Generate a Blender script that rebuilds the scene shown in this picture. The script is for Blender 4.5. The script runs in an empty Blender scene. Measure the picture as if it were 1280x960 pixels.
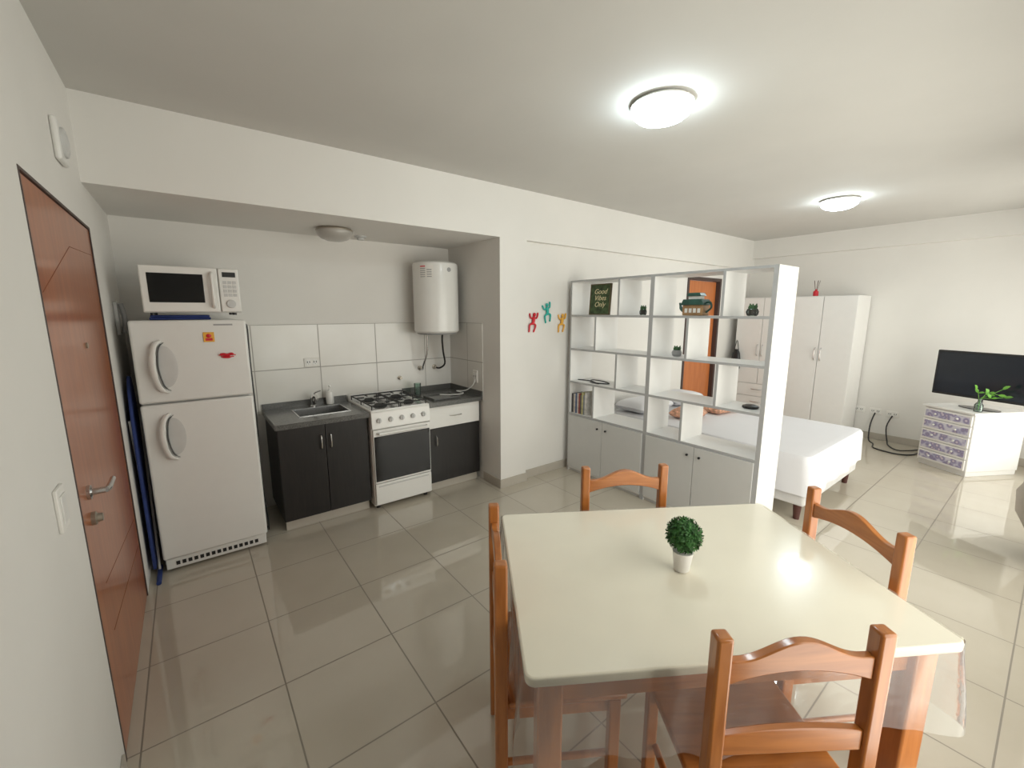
import bpy, bmesh, math, random
from mathutils import Vector, Matrix
random.seed(7)
scene = bpy.context.scene
COL = scene.collection
H = 2.69

# ------------------------------------------------------------------ materials
def new_mat(name):
    m = bpy.data.materials.new(name); m.use_nodes = True
    nt = m.node_tree
    b = nt.nodes["Principled BSDF"]
    return m, nt, b

def pmat(name, col, rough=0.5, metal=0.0, var=0.04, scale=12.0, bump=0.0, spec=0.5, coat=0.0, emis=None, estr=0.0, stretch=None, trans=0.0, alpha=1.0):
    m, nt, b = new_mat(name)
    N, L = nt.nodes, nt.links
    tc = N.new("ShaderNodeTexCoord"); mp = N.new("ShaderNodeMapping")
    if stretch: mp.inputs["Scale"].default_value = stretch
    nz = N.new("ShaderNodeTexNoise"); nz.inputs["Scale"].default_value = scale; nz.inputs["Detail"].default_value = 4
    L.new(tc.outputs["Object"], mp.inputs["Vector"]); L.new(mp.outputs["Vector"], nz.inputs["Vector"])
    rp = N.new("ShaderNodeValToRGB")
    rp.color_ramp.elements[0].position = 0.3; rp.color_ramp.elements[1].position = 0.7
    rp.color_ramp.elements[0].color = (*[max(0, c*(1-var)) for c in col], 1)
    rp.color_ramp.elements[1].color = (*[min(1, c*(1+var)) for c in col], 1)
    L.new(nz.outputs["Fac"], rp.inputs["Fac"]); L.new(rp.outputs["Color"], b.inputs["Base Color"])
    b.inputs["Roughness"].default_value = rough; b.inputs["Metallic"].default_value = metal
    b.inputs["Specular IOR Level"].default_value = spec
    b.inputs["Coat Weight"].default_value = coat
    b.inputs["Transmission Weight"].default_value = trans
    b.inputs["Alpha"].default_value = alpha
    if bump:
        bp = N.new("ShaderNodeBump"); bp.inputs["Strength"].default_value = bump; bp.inputs["Distance"].default_value = 0.01
        L.new(nz.outputs["Fac"], bp.inputs["Height"]); L.new(bp.outputs["Normal"], b.inputs["Normal"])
    if emis:
        b.inputs["Emission Color"].default_value = (*emis, 1); b.inputs["Emission Strength"].default_value = estr
    return m

def wood(name, c1, c2, rough=0.35, axis='Z', coat=0.3, scale=6.0):
    m, nt, b = new_mat(name); N, L = nt.nodes, nt.links
    tc = N.new("ShaderNodeTexCoord"); mp = N.new("ShaderNodeMapping")
    s = {'Z': (6, 6, 0.6), 'X': (0.6, 6, 6), 'Y': (6, 0.6, 6)}[axis]
    mp.inputs["Scale"].default_value = s
    nz = N.new("ShaderNodeTexNoise"); nz.inputs["Scale"].default_value = scale; nz.inputs["Detail"].default_value = 6; nz.inputs["Distortion"].default_value = 0.6
    rp = N.new("ShaderNodeValToRGB")
    rp.color_ramp.elements[0].position = 0.32; rp.color_ramp.elements[0].color = (*c1, 1)
    rp.color_ramp.elements[1].position = 0.68; rp.color_ramp.elements[1].color = (*c2, 1)
    L.new(tc.outputs["Object"], mp.inputs[0]); L.new(mp.outputs[0], nz.inputs["Vector"])
    L.new(nz.outputs["Fac"], rp.inputs[0]); L.new(rp.outputs[0], b.inputs["Base Color"])
    b.inputs["Roughness"].default_value = rough; b.inputs["Coat Weight"].default_value = coat; b.inputs["Coat Roughness"].default_value = 0.15
    return m

def tile(name, c1, c2, mortar, w, h, off, axes='XY', rough=0.1, msize=0.004, bump=0.2, spec=.5):
    m, nt, b = new_mat(name); N, L = nt.nodes, nt.links
    b.inputs["Specular IOR Level"].default_value = spec
    g = N.new("ShaderNodeTexCoord"); sp = N.new("ShaderNodeSeparateXYZ"); cb = N.new("ShaderNodeCombineXYZ")
    L.new(g.outputs["Object"], sp.inputs[0])
    for i, a in enumerate(axes):
        md = N.new("ShaderNodeMath"); md.operation = 'SUBTRACT'; md.inputs[1].default_value = off[i]
        L.new(sp.outputs[a], md.inputs[0]); L.new(md.outputs[0], cb.inputs[i])
    br = N.new("ShaderNodeTexBrick")
    br.offset = 0.0; br.squash = 1.0
    br.inputs["Scale"].default_value = 1.0; br.inputs["Brick Width"].default_value = w; br.inputs["Row Height"].default_value = h
    br.inputs["Mortar Size"].default_value = msize; br.inputs["Mortar Smooth"].default_value = 0.2
    br.inputs["Color1"].default_value = (*c1, 1); br.inputs["Color2"].default_value = (*c2, 1); br.inputs["Mortar"].default_value = (*mortar, 1)
    L.new(cb.outputs[0], br.inputs["Vector"])
    nz = N.new("ShaderNodeTexNoise"); nz.inputs["Scale"].default_value = 2.5; nz.inputs["Detail"].default_value = 6
    L.new(g.outputs["Object"], nz.inputs["Vector"])
    rp = N.new("ShaderNodeValToRGB"); rp.color_ramp.elements[0].position=.3; rp.color_ramp.elements[1].position=.7
    rp.color_ramp.elements[0].color=(.93,.92,.90,1); rp.color_ramp.elements[1].color=(1,1,1,1)
    L.new(nz.outputs["Fac"], rp.inputs[0])
    mx = N.new("ShaderNodeMixRGB"); mx.blend_type = 'MULTIPLY'; mx.inputs[0].default_value = 1
    L.new(br.outputs["Color"], mx.inputs[1]); L.new(rp.outputs["Color"], mx.inputs[2]); L.new(mx.outputs[0], b.inputs["Base Color"])
    mr = N.new("ShaderNodeMapRange"); mr.inputs[3].default_value = rough; mr.inputs[4].default_value = 0.7
    L.new(br.outputs["Fac"], mr.inputs[0]); L.new(mr.outputs[0], b.inputs["Roughness"])
    bp = N.new("ShaderNodeBump"); bp.invert = True; bp.inputs["Strength"].default_value = bump; bp.inputs["Distance"].default_value = 0.002
    L.new(br.outputs["Fac"], bp.inputs["Height"]); L.new(bp.outputs[0], b.inputs["Normal"])
    return m

def clear_mat(name, tint=(1, 1, 1), gloss=0.15, haze=0.0, bump=0.0, rough=0.05):
    m = bpy.data.materials.new(name); m.use_nodes = True; nt = m.node_tree; N, L = nt.nodes, nt.links
    N.remove(N["Principled BSDF"]); out = N["Material Output"]
    tr = N.new("ShaderNodeBsdfTransparent"); tr.inputs[0].default_value = (*tint, 1)
    gl = N.new("ShaderNodeBsdfGlossy"); gl.inputs["Roughness"].default_value = rough
    df = N.new("ShaderNodeBsdfDiffuse"); df.inputs[0].default_value = (.8, .8, .8, 1)
    lw = N.new("ShaderNodeLayerWeight"); lw.inputs[0].default_value = gloss
    m1 = N.new("ShaderNodeMixShader"); m2 = N.new("ShaderNodeMixShader"); m2.inputs[0].default_value = haze
    L.new(lw.outputs["Fresnel"], m1.inputs[0]); L.new(tr.outputs[0], m1.inputs[1]); L.new(gl.outputs[0], m1.inputs[2])
    L.new(m1.outputs[0], m2.inputs[1]); L.new(df.outputs[0], m2.inputs[2]); L.new(m2.outputs[0], out.inputs[0])
    if bump:
        tc = N.new("ShaderNodeTexCoord"); nz = N.new("ShaderNodeTexNoise"); nz.inputs["Scale"].default_value = 9; nz.inputs["Detail"].default_value = 3; nz.inputs["Distortion"].default_value = 1.5
        bp = N.new("ShaderNodeBump"); bp.inputs["Strength"].default_value = bump; bp.inputs["Distance"].default_value = 0.02
        L.new(tc.outputs["Object"], nz.inputs["Vector"]); L.new(nz.outputs["Fac"], bp.inputs["Height"])
        L.new(bp.outputs[0], gl.inputs["Normal"]); L.new(bp.outputs[0], lw.inputs["Normal"])
    return m

M = {}
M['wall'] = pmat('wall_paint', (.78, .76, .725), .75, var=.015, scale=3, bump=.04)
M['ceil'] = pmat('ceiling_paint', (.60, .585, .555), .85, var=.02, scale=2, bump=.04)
M['floor'] = tile('floor_tile', (.57, .52, .435), (.55, .50, .415), (.26, .23, .19), .49, .49, (.19 - .49*20, 1.914 - .49*20), 'XY', .04, .0035, spec=1.0)
M['base'] = pmat('baseboard_tile', (.48, .44, .38), .3, var=.03)
M['btile'] = tile('wall_tile', (.80, .785, .75), (.78, .765, .73), (.40, .38, .35), .5, .37, (.4 - 5, 1.165 - 3.7), 'XZ', .2, .004)
M['btile2'] = tile('wall_tile_side', (.80, .785, .75), (.78, .765, .73), (.40, .38, .35), .5, .37, (3.6 - 5, 1.165 - 3.7), 'YZ', .2, .004)
M['door'] = wood('door_wood', (.35, .09, .022), (.46, .13, .034), .28, 'Z', .4, 4)
M['door2'] = wood('door_orange_wood', (.50, .15, .04), (.60, .20, .06), .4, 'Z', .2, 4)
M['frame'] = pmat('dark_frame', (.07, .045, .04), .5)
M['groove'] = pmat('groove_dark', (.20, .05, .014), .6)
M['pine'] = wood('varnished_pine', (.36, .115, .024), (.50, .18, .042), .28, 'Z', .5, 7)
M['pineX'] = wood('varnished_pine_rail', (.36, .115, .024), (.50, .18, .042), .28, 'X', .5, 7)
M['white'] = pmat('white_enamel', (.80, .79, .76), .3, var=.01, coat=.2)
M['fridge'] = pmat('fridge_enamel', (.76, .755, .73), .32, var=.01, coat=.2)
M['melamine'] = pmat('white_melamine', (.80, .79, .77), .42, var=.01)
M['shelf_edge'] = pmat('grey_edge', (.42, .42, .42), .5, var=.02)
M['grey_door'] = pmat('grey_melamine', (.58, .58, .565), .45, var=.01)
M['black_wood'] = wood('black_brown_wood', (.006, .005, .005), (.013, .010, .009), .42, 'Z', .0, 8)
M['granite'] = pmat('grey_granite', (.11, .11, .105), .22, var=.55, scale=160, spec=.6)
M['steel'] = pmat('steel', (.62, .62, .62), .25, 1.0, var=.02)
M['chrome'] = pmat('chrome', (.8, .8, .8), .1, 1.0, var=.01)
M['black'] = pmat('black_plastic', (.012, .012, .013), .35)
M['blackgloss'] = pmat('black_glass', (.004, .004, .005), .08)
M['iron'] = pmat('cast_iron', (.015, .015, .015), .55, bump=.1)
M['grey'] = pmat('grey_plastic', (.35, .35, .35), .4)
M['lgrey'] = pmat('light_grey_plastic', (.58, .58, .57), .4)
M['recess'] = pmat('handle_recess_grey', (.60, .595, .58), .35)
M['grip'] = pmat('grip_grey', (.12, .12, .12), .4)
M['blue'] = pmat('blue_fabric', (.02, .04, .17), .8, var=.15)
M['sheet'] = pmat('white_sheet', (.78, .78, .81), .85, var=.01, scale=5, bump=.25)
M['mattress'] = pmat('mattress_fabric', (.70, .69, .68), .8)
M['brown'] = pmat('dark_brown_leg', (.08, .025, .02), .4)
M['cream'] = pmat('cream_table_cover', (.84, .80, .68), .20, var=.015, scale=8, bump=.03, coat=.15)
M['plastic'] = clear_mat('clear_plastic_film', (.96, .96, .94), .20, .14, .25, .10)
M['plastic_top'] = clear_mat('clear_plastic_film_flat', (.995, .99, .98), .05, .02, .04, .07)
M['glass'] = clear_mat('window_glass', (.97, .99, .98), .08, 0, 0, .02)
M['bottleglass'] = clear_mat('bottle_glass', (.75, .85, .8), .3, .05, 0, .03)
M['green'] = pmat('boxwood_green', (.03, .12, .02), .7, var=.5, scale=60)
M['leaf'] = pmat('leaf_green', (.16, .40, .05), .45, var=.3)
M['cactus'] = pmat('cactus_green', (.05, .13, .05), .6, var=.3)
M['pot'] = pmat('white_ceramic', (.78, .76, .72), .35)
M['soil'] = pmat('soil', (.05, .03, .02), .9, var=.4, scale=80)
M['red'] = pmat('red_plastic', (.60, .015, .03), .35)
M['teal'] = pmat('teal_plastic', (.02, .42, .36), .35)
M['yellow'] = pmat('yellow_plastic', (.80, .42, .05), .35)
M['lamp_on'] = pmat('lit_glass', (.9, .95, 1), .4, emis=(.80, .95, 1.0), estr=30)
M['lamp_off'] = pmat('frosted_glass', (.45, .43, .40), .3, coat=.3)
M['brass'] = pmat('dull_metal', (.42, .38, .32), .4, .8)
M['orange'] = pmat('orange_pattern_fabric', (.66, .36, .24), .85, var=.5, scale=30)
M['plaque'] = pmat('dark_green_board', (.05, .085, .03), .6, var=.6, scale=30)
M['gold'] = pmat('cream_gold_letter', (.75, .66, .40), .5)
M['curtain'] = pmat('beige_curtain', (.48, .44, .39), .85, var=.05)
M['house'] = pmat('teapot_green', (.03, .09, .07), .35, var=.3)
M['housewall'] = pmat('teapot_brown', (.38, .22, .10), .45, var=.3)
M['plaqueframe'] = pmat('dark_picture_frame', (.10, .075, .03), .5, var=.3)
M['screen'] = pmat('dark_screen', (.010, .014, .022), .12)
M['paper'] = pmat('paper_label', (.82, .80, .76), .6)
M['ink'] = pmat('printed_ink', (.06, .06, .08), .6)
def pattern_mat():
    m, nt, b = new_mat('purple_pattern_paper'); N, L = nt.nodes, nt.links
    tc = N.new("ShaderNodeTexCoord"); vo = N.new("ShaderNodeTexVoronoi"); vo.inputs["Scale"].default_value = 22
    rp = N.new("ShaderNodeValToRGB"); e = rp.color_ramp.elements
    e[0].position = .15; e[0].color = (.62,.55,.62,1); e[1].position = .75; e[1].color = (.62,.60,.68,1)
    k = e.new(.35); k.color = (.26,.22,.36,1); k = e.new(.55); k.color = (.36,.34,.50,1)
    L.new(tc.outputs["Object"], vo.inputs["Vector"]); L.new(vo.outputs["Distance"], rp.inputs[0]); L.new(rp.outputs[0], b.inputs["Base Color"])
    b.inputs["Roughness"].default_value = .6
    return m
M['purple'] = pattern_mat()

# ------------------------------------------------------------------ mesh builder
class MB:
    def __init__(s): s.bm = bmesh.new()
    def box(s, x0, y0, z0, x1, y1, z1, mat4=None):
        vs = [s.bm.verts.new(Vector(p)) for p in [(x0,y0,z0),(x1,y0,z0),(x1,y1,z0),(x0,y1,z0),(x0,y0,z1),(x1,y0,z1),(x1,y1,z1),(x0,y1,z1)]]
        if mat4:
            for v in vs: v.co = mat4 @ v.co
        for f in [(0,3,2,1),(4,5,6,7),(0,1,5,4),(1,2,6,5),(2,3,7,6),(3,0,4,7)]:
            s.bm.faces.new([vs[i] for i in f])
        return s
    def ring(s, c, u, v, ru, rv, seg):
        return [s.bm.verts.new(c + u*ru*math.cos(2*math.pi*i/seg) + v*rv*math.sin(2*math.pi*i/seg)) for i in range(seg)]
    def skin(s, rings, cap=True):
        n = len(rings[0])
        for a, b in zip(rings[:-1], rings[1:]):
            for i in range(n):
                s.bm.faces.new([a[i], a[(i+1)%n], b[(i+1)%n], b[i]])
        if cap:
            s.bm.faces.new(list(reversed(rings[0]))); s.bm.faces.new(rings[-1])
    def cyl(s, p0, p1, r0, r1=None, seg=20):
        r1 = r0 if r1 is None else r1
        p0, p1 = Vector(p0), Vector(p1); d = (p1-p0).normalized()
        a = Vector((0,0,1)) if abs(d.z) < .9 else Vector((1,0,0))
        u = a.cross(d).normalized(); v = d.cross(u)
        s.skin([s.ring(p0,u,v,r0,r0,seg), s.ring(p1,u,v,r1,r1,seg)]); return s
    def lathe(s, prof, c=(0,0,0), seg=28, axis='Z', cap=True, sx=1, sy=1):
        c = Vector(c)
        ax = {'Z': (Vector((1,0,0)),Vector((0,1,0)),Vector((0,0,1))), 'Y': (Vector((1,0,0)),Vector((0,0,1)),Vector((0,-1,0))), 'X': (Vector((0,1,0)),Vector((0,0,1)),Vector((1,0,0)))}[axis]
        rings = [s.ring(c+ax[2]*z, ax[0], ax[1], max(r,1e-4)*sx, max(r,1e-4)*sy, seg) for r, z in prof]
        s.skin(rings, cap); return s
    def tube(s, pts, r, seg=8, smooth=4, sq=1.0, cap=True):
        pts = [Vector(p) for p in pts]
        if smooth and len(pts) > 2:
            q = []
            for i in range(len(pts)-1):
                p0 = pts[max(i-1,0)]; p1 = pts[i]; p2 = pts[i+1]; p3 = pts[min(i+2,len(pts)-1)]
                for k in range(smooth):
                    t = k/smooth
                    q.append(.5*((2*p1)+(-p0+p2)*t+(2*p0-5*p1+4*p2-p3)*t*t+(-p0+3*p1-3*p2+p3)*t**3))
            q.append(pts[-1]); pts = q
        n = len(pts); u = None; rings = []
        for i, p in enumerate(pts):
            d = (pts[min(i+1,n-1)]-pts[max(i-1,0)]).normalized()
            if u is None:
                a = Vector((0,0,1)) if abs(d.z) < .9 else Vector((0,1,0))
                u = a.cross(d).normalized()
            else:
                u = (u - d*u.dot(d)).normalized()
            v = d.cross(u)
            rr = r[min(int(i/(n-1)*(len(r)-1)+.5), len(r)-1)] if isinstance(r, (list,tuple)) else r
            rings.append(s.ring(p,u,v,rr,rr*sq,seg))
        s.skin(rings, cap); return s
    def ball(s, c, r, seg=16, rings=10):
        if not isinstance(r, (tuple,list)): r = (r,r,r)
        mt = Matrix.Translation(Vector(c)) @ Matrix.Diagonal((r[0],r[1],r[2],1))
        bmesh.ops.create_uvsphere(s.bm, u_segments=seg, v_segments=rings, radius=1, matrix=mt); return s
    def prism(s, poly, a, b, plane='XZ'):
        def P(p, t):
            if plane == 'XZ': return Vector((p[0], t, p[1]))
            if plane == 'YZ': return Vector((t, p[0], p[1]))
            return Vector((p[0], p[1], t))
        A = [s.bm.verts.new(P(p,a)) for p in poly]; B = [s.bm.verts.new(P(p,b)) for p in poly]
        n = len(poly)
        s.bm.faces.new(A); s.bm.faces.new(list(reversed(B)))
        for i in range(n): s.bm.faces.new([A[i], B[i], B[(i+1)%n], A[(i+1)%n]])
        return s
    def obj(s, name, mat, parent=None, bevel=0, seg=2, label=None, smooth=True, loc=None):
        bmesh.ops.recalc_face_normals(s.bm, faces=s.bm.faces)
        me = bpy.data.meshes.new(name); s.bm.to_mesh(me); s.bm.free()
        me.materials.append(M[mat] if isinstance(mat, str) else mat)
        if smooth:
            me.polygons.foreach_set("use_smooth", [True]*len(me.polygons))
            me.set_sharp_from_angle(angle=math.radians(38))
        o = bpy.data.objects.new(name, me); COL.objects.link(o)
        if parent: o.parent = parent
        if loc: o.location = loc
        if bevel:
            bv = o.modifiers.new("bevel", 'BEVEL'); bv.width = bevel; bv.segments = seg; bv.limit_method = 'ANGLE'; bv.angle_limit = math.radians(50)
        if label: o["label"] = label
        return o
    def objs(s, name, mat, parent, bevel=0, smooth=True):
        """one object per loose piece"""
        bm = s.bm; bm.verts.ensure_lookup_table(); bm.verts.index_update()
        seen = set(); out = []
        for v0 in bm.verts:
            if v0 in seen: continue
            st = [v0]; seen.add(v0); comp = []
            while st:
                v = st.pop(); comp.append(v)
                for ed in v.link_edges:
                    w = ed.other_vert(v)
                    if w not in seen: seen.add(w); st.append(w)
            nb = MB(); mp = {v: nb.bm.verts.new(v.co) for v in comp}
            fs = {f for v in comp for f in v.link_faces}
            for f in fs: nb.bm.faces.new([mp[v] for v in f.verts])
            out.append(nb.obj(name, mat, parent, bevel, smooth=smooth))
        bm.free()
        return out

def thing(name, label, cat, loc=(0,0,0), rotz=0, group=None):
    e = bpy.data.objects.new(name, None); COL.objects.link(e)
    e.empty_display_size = .1; e.location = loc; e.rotation_euler = (0,0,math.radians(rotz))
    e["label"] = label; e["category"] = cat
    if group: e["group"] = group
    return e
def tag(o, label, cat, group=None):
    o["label"] = label; o["category"] = cat
    if group: o["group"] = group
    return o
def struct(o, label=None):
    o["kind"] = "structure"
    if label: o["label"] = label
    return o
def text_part(body, name, size, mat, parent, loc, rot, extrude=.0008, align='CENTER', shear=0):
    cu = bpy.data.curves.new(name, 'FONT'); cu.body = body; cu.size = size; cu.extrude = extrude; cu.align_x = align; cu.align_y = 'CENTER'; cu.shear = shear
    t = bpy.data.objects.new(name+"_tmp", cu); COL.objects.link(t)
    dg = bpy.context.evaluated_depsgraph_get(); me = bpy.data.meshes.new_from_object(t.evaluated_get(dg))
    bpy.data.objects.remove(t)
    me.materials.clear(); me.materials.append(M[mat])
    o = bpy.data.objects.new(name, me); COL.objects.link(o); o.parent = parent; o.location = loc; o.rotation_euler = rot
    return o
def dup(root, group, placements):
    out = []
    def rec(o, par):
        c = o.copy(); COL.objects.link(c)
        if par: c.parent = par; c.matrix_parent_inverse = o.matrix_parent_inverse.copy()
        for ch in list(o.children):
            rec(ch, c)
        return c
    root["group"] = group
    for loc, rz, lab in placements:
        c = rec(root, None); c.location = loc; c.rotation_euler = (0,0,math.radians(rz)); c["label"] = lab
        out.append(c)
    return out

# ------------------------------------------------------------------ room shell
YW = -.32
b = MB(); b.box(-.44,YW-.1,-.1,7.1,4.05,0); struct(b.obj('floor','floor',smooth=False),'large glossy beige square floor tiles')
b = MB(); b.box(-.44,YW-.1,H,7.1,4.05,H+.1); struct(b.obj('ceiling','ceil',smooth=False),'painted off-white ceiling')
DY0, DY1, DZ = 1.90, 3.08, 2.06
b = MB(); b.box(-.44,YW,0,-.34,DY0,H); b.box(-.44,DY1,0,-.34,3.95,H); b.box(-.44,DY0,DZ,-.34,DY1,H)
struct(b.obj('wall_left','wall',smooth=False),'white painted wall with entrance door')
b = MB(); b.box(-.44,3.95,0,2.2,4.05,2.27); struct(b.obj('wall_back','wall',smooth=False),'kitchen niche back wall')
b = MB(); b.box(-.34,3.05,2.27,2.2,3.95,H); struct(b.obj('wall_soffit','wall',smooth=False),'lowered soffit over the kitchen niche')
b = MB(); b.box(2.2,3.05,0,2.5,4.05,H); struct(b.obj('wall_pillar','wall',smooth=False),'white pillar beside the kitchen niche')
D2a, D2b, D2z = 5.25, 6.12, 2.10
b = MB(); b.box(2.5,3.10,0,D2a,3.22,H); b.box(D2b,3.10,0,7.1,3.22,H); b.box(D2a,3.10,D2z,D2b,3.22,H)
struct(b.obj('wall_main','wall',smooth=False),'long white painted wall')
b = MB(); b.box(2.5,3.05,2.27,7.0,3.10,H); struct(b.obj('trim_1','wall',smooth=False),'shallow white beam along the wall top')
b = MB(); b.box(7.0,YW,0,7.1,3.10,H); struct(b.obj('wall_far','wall',smooth=False),'white end wall')
b = MB(); b.box(6.93,YW,2.43,7.0,3.05,H); struct(b.obj('trim_2','wall',smooth=False),'white beam along the end wall')
WX0, WX1, WZ0, WZ1 = .9, 6.7, .08, 2.3
b = MB(); b.box(-.44,YW-.1,0,WX0,YW,H); b.box(WX1,YW-.1,0,7.1,YW,H); b.box(WX0,YW-.1,WZ1,WX1,YW,H); b.box(WX0,YW-.1,0,WX1,YW,WZ0)
struct(b.obj('wall_window','wall',smooth=False),'white wall with a wide window')
b = MB(); y0, y1 = YW-.08, YW-.03
b.box(WX0,y0,WZ0,WX1,y1,WZ0+.05); b.box(WX0,y0,WZ1-.05,WX1,y1,WZ1)
mull = [WX0, 2.35, 3.8, 5.25, WX1-.05]
for x in mull: b.box(x,y0,WZ0+.05,x+.05,y1,WZ1-.05)
w = struct(b.obj('window_1','white',smooth=False),'wide white-framed sliding window')
for xa, xb in zip(mull[:-1],mull[1:]): MB().box(xa+.05,YW-.058,WZ0+.05,xb,YW-.052,WZ1-.05).obj('pane','glass',w,smooth=False)
def base(n, *bx):
    b = MB()
    for q in bx: b.box(*q)
    struct(b.obj('baseboard_'+n,'base',bevel=.002),'beige tile baseboard')
base('left',(-.34,YW,0,-.33,DY0-.05,.08))
base('main',(2.2,3.04,0,2.5,3.05,.085),(2.5,3.04,0,2.51,3.09,.085),(2.51,3.09,0,D2a-.05,3.10,.085),(D2b+.05,3.09,0,6.99,3.10,.085))
base('niche',(2.19,3.04,0,2.2,3.33,.085))
base('far',(6.99,YW,0,7.0,3.09,.085))
b = MB(); b.box(.35,3.944,.80,2.2,3.95,1.535); struct(b.obj('wall_tile_back','btile',smooth=False),'white rectangular wall tiles')
b = MB(); b.box(2.194,3.33,.80,2.2,3.944,1.535); struct(b.obj('wall_tile_side','btile2',smooth=False),'white rectangular wall tiles')

# entrance door
d = struct(MB().box(-.385,DY0+.014,.005,-.343,DY1-.014,DZ-.014).obj('door_1','door',bevel=.003),'reddish-brown varnished wooden entrance door')
b = MB(); b.box(-.44,DY0,0,-.338,DY0+.011,DZ); b.box(-.44,DY1-.011,0,-.338,DY1,DZ); b.box(-.44,DY0+.011,DZ-.011,-.338,DY1-.011,DZ)
struct(b.obj('trim_3','frame',bevel=.001),'dark door frame')
def gr(ya,za,yb,zb):
    MB().tube([(-.3435,ya,za),(-.3435,yb,zb)],.002,4,0).obj('groove','groove',d)
gr(1.95,1.70,2.5,1.90); gr(2.5,1.90,3.03,1.92); gr(2.1,.62,3.02,.50); gr(2.1,.42,3.02,.34)
b = MB(); b.lathe([(.026,0),(.026,.01),(.012,.014),(.011,.05)],(-.343,2.06,1.0),20,'X'); b.tube([(-.293,2.06,1.0),(-.288,2.08,1.0),(-.288,2.19,1.0)],[.011,.010,.009],10); b.obj('handle','steel',d,label='brushed steel lever handle')
b = MB(); b.lathe([(.024,0),(.024,.012),(.016,.016),(.014,.03)],(-.343,2.06,.90),20,'X'); b.obj('lock','brass',d)
b = MB(); b.lathe([(.012,0),(.012,.006),(.004,.008)],(-.343,2.5,1.5),16,'X'); b.obj('peephole','brass',d)

# bedroom door
d = struct(MB().box(D2a+.04,3.14,.005,D2b-.05,3.18,D2z-.045).obj('door_2','door2',bevel=.003),'orange-brown wooden interior door')
b = MB(); b.lathe([(.024,0),(.024,.01),(.011,.014),(.011,.05)],(D2a+.12,3.14,1.0),16,'Y'); b.tube([(D2a+.12,3.095,1.0),(D2a+.14,3.09,1.0),(D2a+.23,3.09,1.0)],.009,8); b.obj('handle','steel',d)
b = MB(); b.box(D2a,3.085,0,D2a+.035,3.2,D2z); b.box(D2b-.045,3.085,0,D2b,3.2,D2z); b.box(D2a+.035,3.085,D2z-.04,D2b-.045,3.2,D2z)
struct(b.obj('trim_4','frame',bevel=.002),'dark metal door frame')

# ------------------------------------------------------------------ wall plates
def plate(name,label,cat,loc,axis,w,h,kind):
    e = thing(name,label,cat,loc)
    def bx(b,u0,z0,u1,z1,n0,n1):
        if axis == 'X+': b.box(n0,u0,z0,n1,u1,z1)
        elif axis == 'X-': b.box(-n1,u0,z0,-n0,u1,z1)
        elif axis == 'Y-': b.box(u0,-n1,z0,u1,-n0,z1)
    b = MB(); bx(b,-w/2,-h/2,w/2,h/2,0,.010); b.obj('cover_plate','paper' if kind!='vent' else 'lgrey',e,bevel=.003)
    b = MB()
    if kind == 'switch': bx(b,-w*.3,-h*.32,w*.3,h*.32,.010,.014); b.obj('rocker','white',e,bevel=.001)
    elif kind == 'socket':
        for du in (-w*.22,w*.22):
            bx(b,du-w*.16,-h*.3,du+w*.16,h*.3,.010,.013)
        b.objs('socket_module','white',e,bevel=.001)
        b = MB()
        for du in (-w*.22,w*.22):
            bx(b,du-w*.10,-.004,du-w*.05,.012,.0125,.0138); bx(b,du+w*.05,-.004,du+w*.10,.012,.0125,.0138); bx(b,du-.0015,-.016,du+.0015,-.008,.0125,.0138)
        b.objs('slot','black',e,smooth=False)
    return e
plate('light_switch','white rocker light switch plate beside the entrance door','light switch',(-.34,1.67,1.09),'X+',.08,.125,'switch')
e = thing('alarm_sounder','small white plastic wall box with round relief above the door','wall box',(-.34,2.56,2.31))
b = MB(); b.box(0,-.075,-.08,.022,.075,.08); b.obj('housing','white',e,bevel=.012,seg=4)
b = MB(); b.lathe([(.058,.0215),(.056,.030),(.046,.034),(.040,.030),(.034,.034),(.02,.038),(.001,.039)],(0,0,0),28,'X'); b.obj('round_cover','lgrey',e)
plate('light_switch','small white switch plate inside kitchen niche','light switch',(-.34,3.72,1.66),'X+',.07,.11,'switch')
plate('power_outlet','white double power outlet on kitchen tiles','outlet',(.83,3.944,1.21),'Y-',.12,.075,'socket')
plate('power_outlet','white power outlet above the corner countertop','outlet',(2.194,3.45,1.02),'X-',.075,.12,'socket')
plate('power_outlet','white double power outlet low on end wall near wardrobe','outlet',(7.0,1.55,.37),'X-',.12,.075,'socket')
plate('power_outlet','white power outlet low on end wall with cable','outlet',(7.0,1.38,.37),'X-',.12,.075,'socket')
plate('power_outlet','white power outlet low on end wall near chest of drawers','outlet',(7.0,1.21,.36),'X-',.12,.075,'socket')

# intercom
e = thing('intercom','dark and white wall intercom handset by the fridge','intercom',(-.34,3.55,1.60))
b = MB(); b.box(0,-.04,-.1,.02,.04,.1); b.obj('base','lgrey',e,bevel=.006)
b = MB(); b.tube([(.033,-.0,-.09),(.042,0,-.03),(.042,0,.03),(.033,0,.09)],.013,10); b.obj('handset','grey',e)

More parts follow.
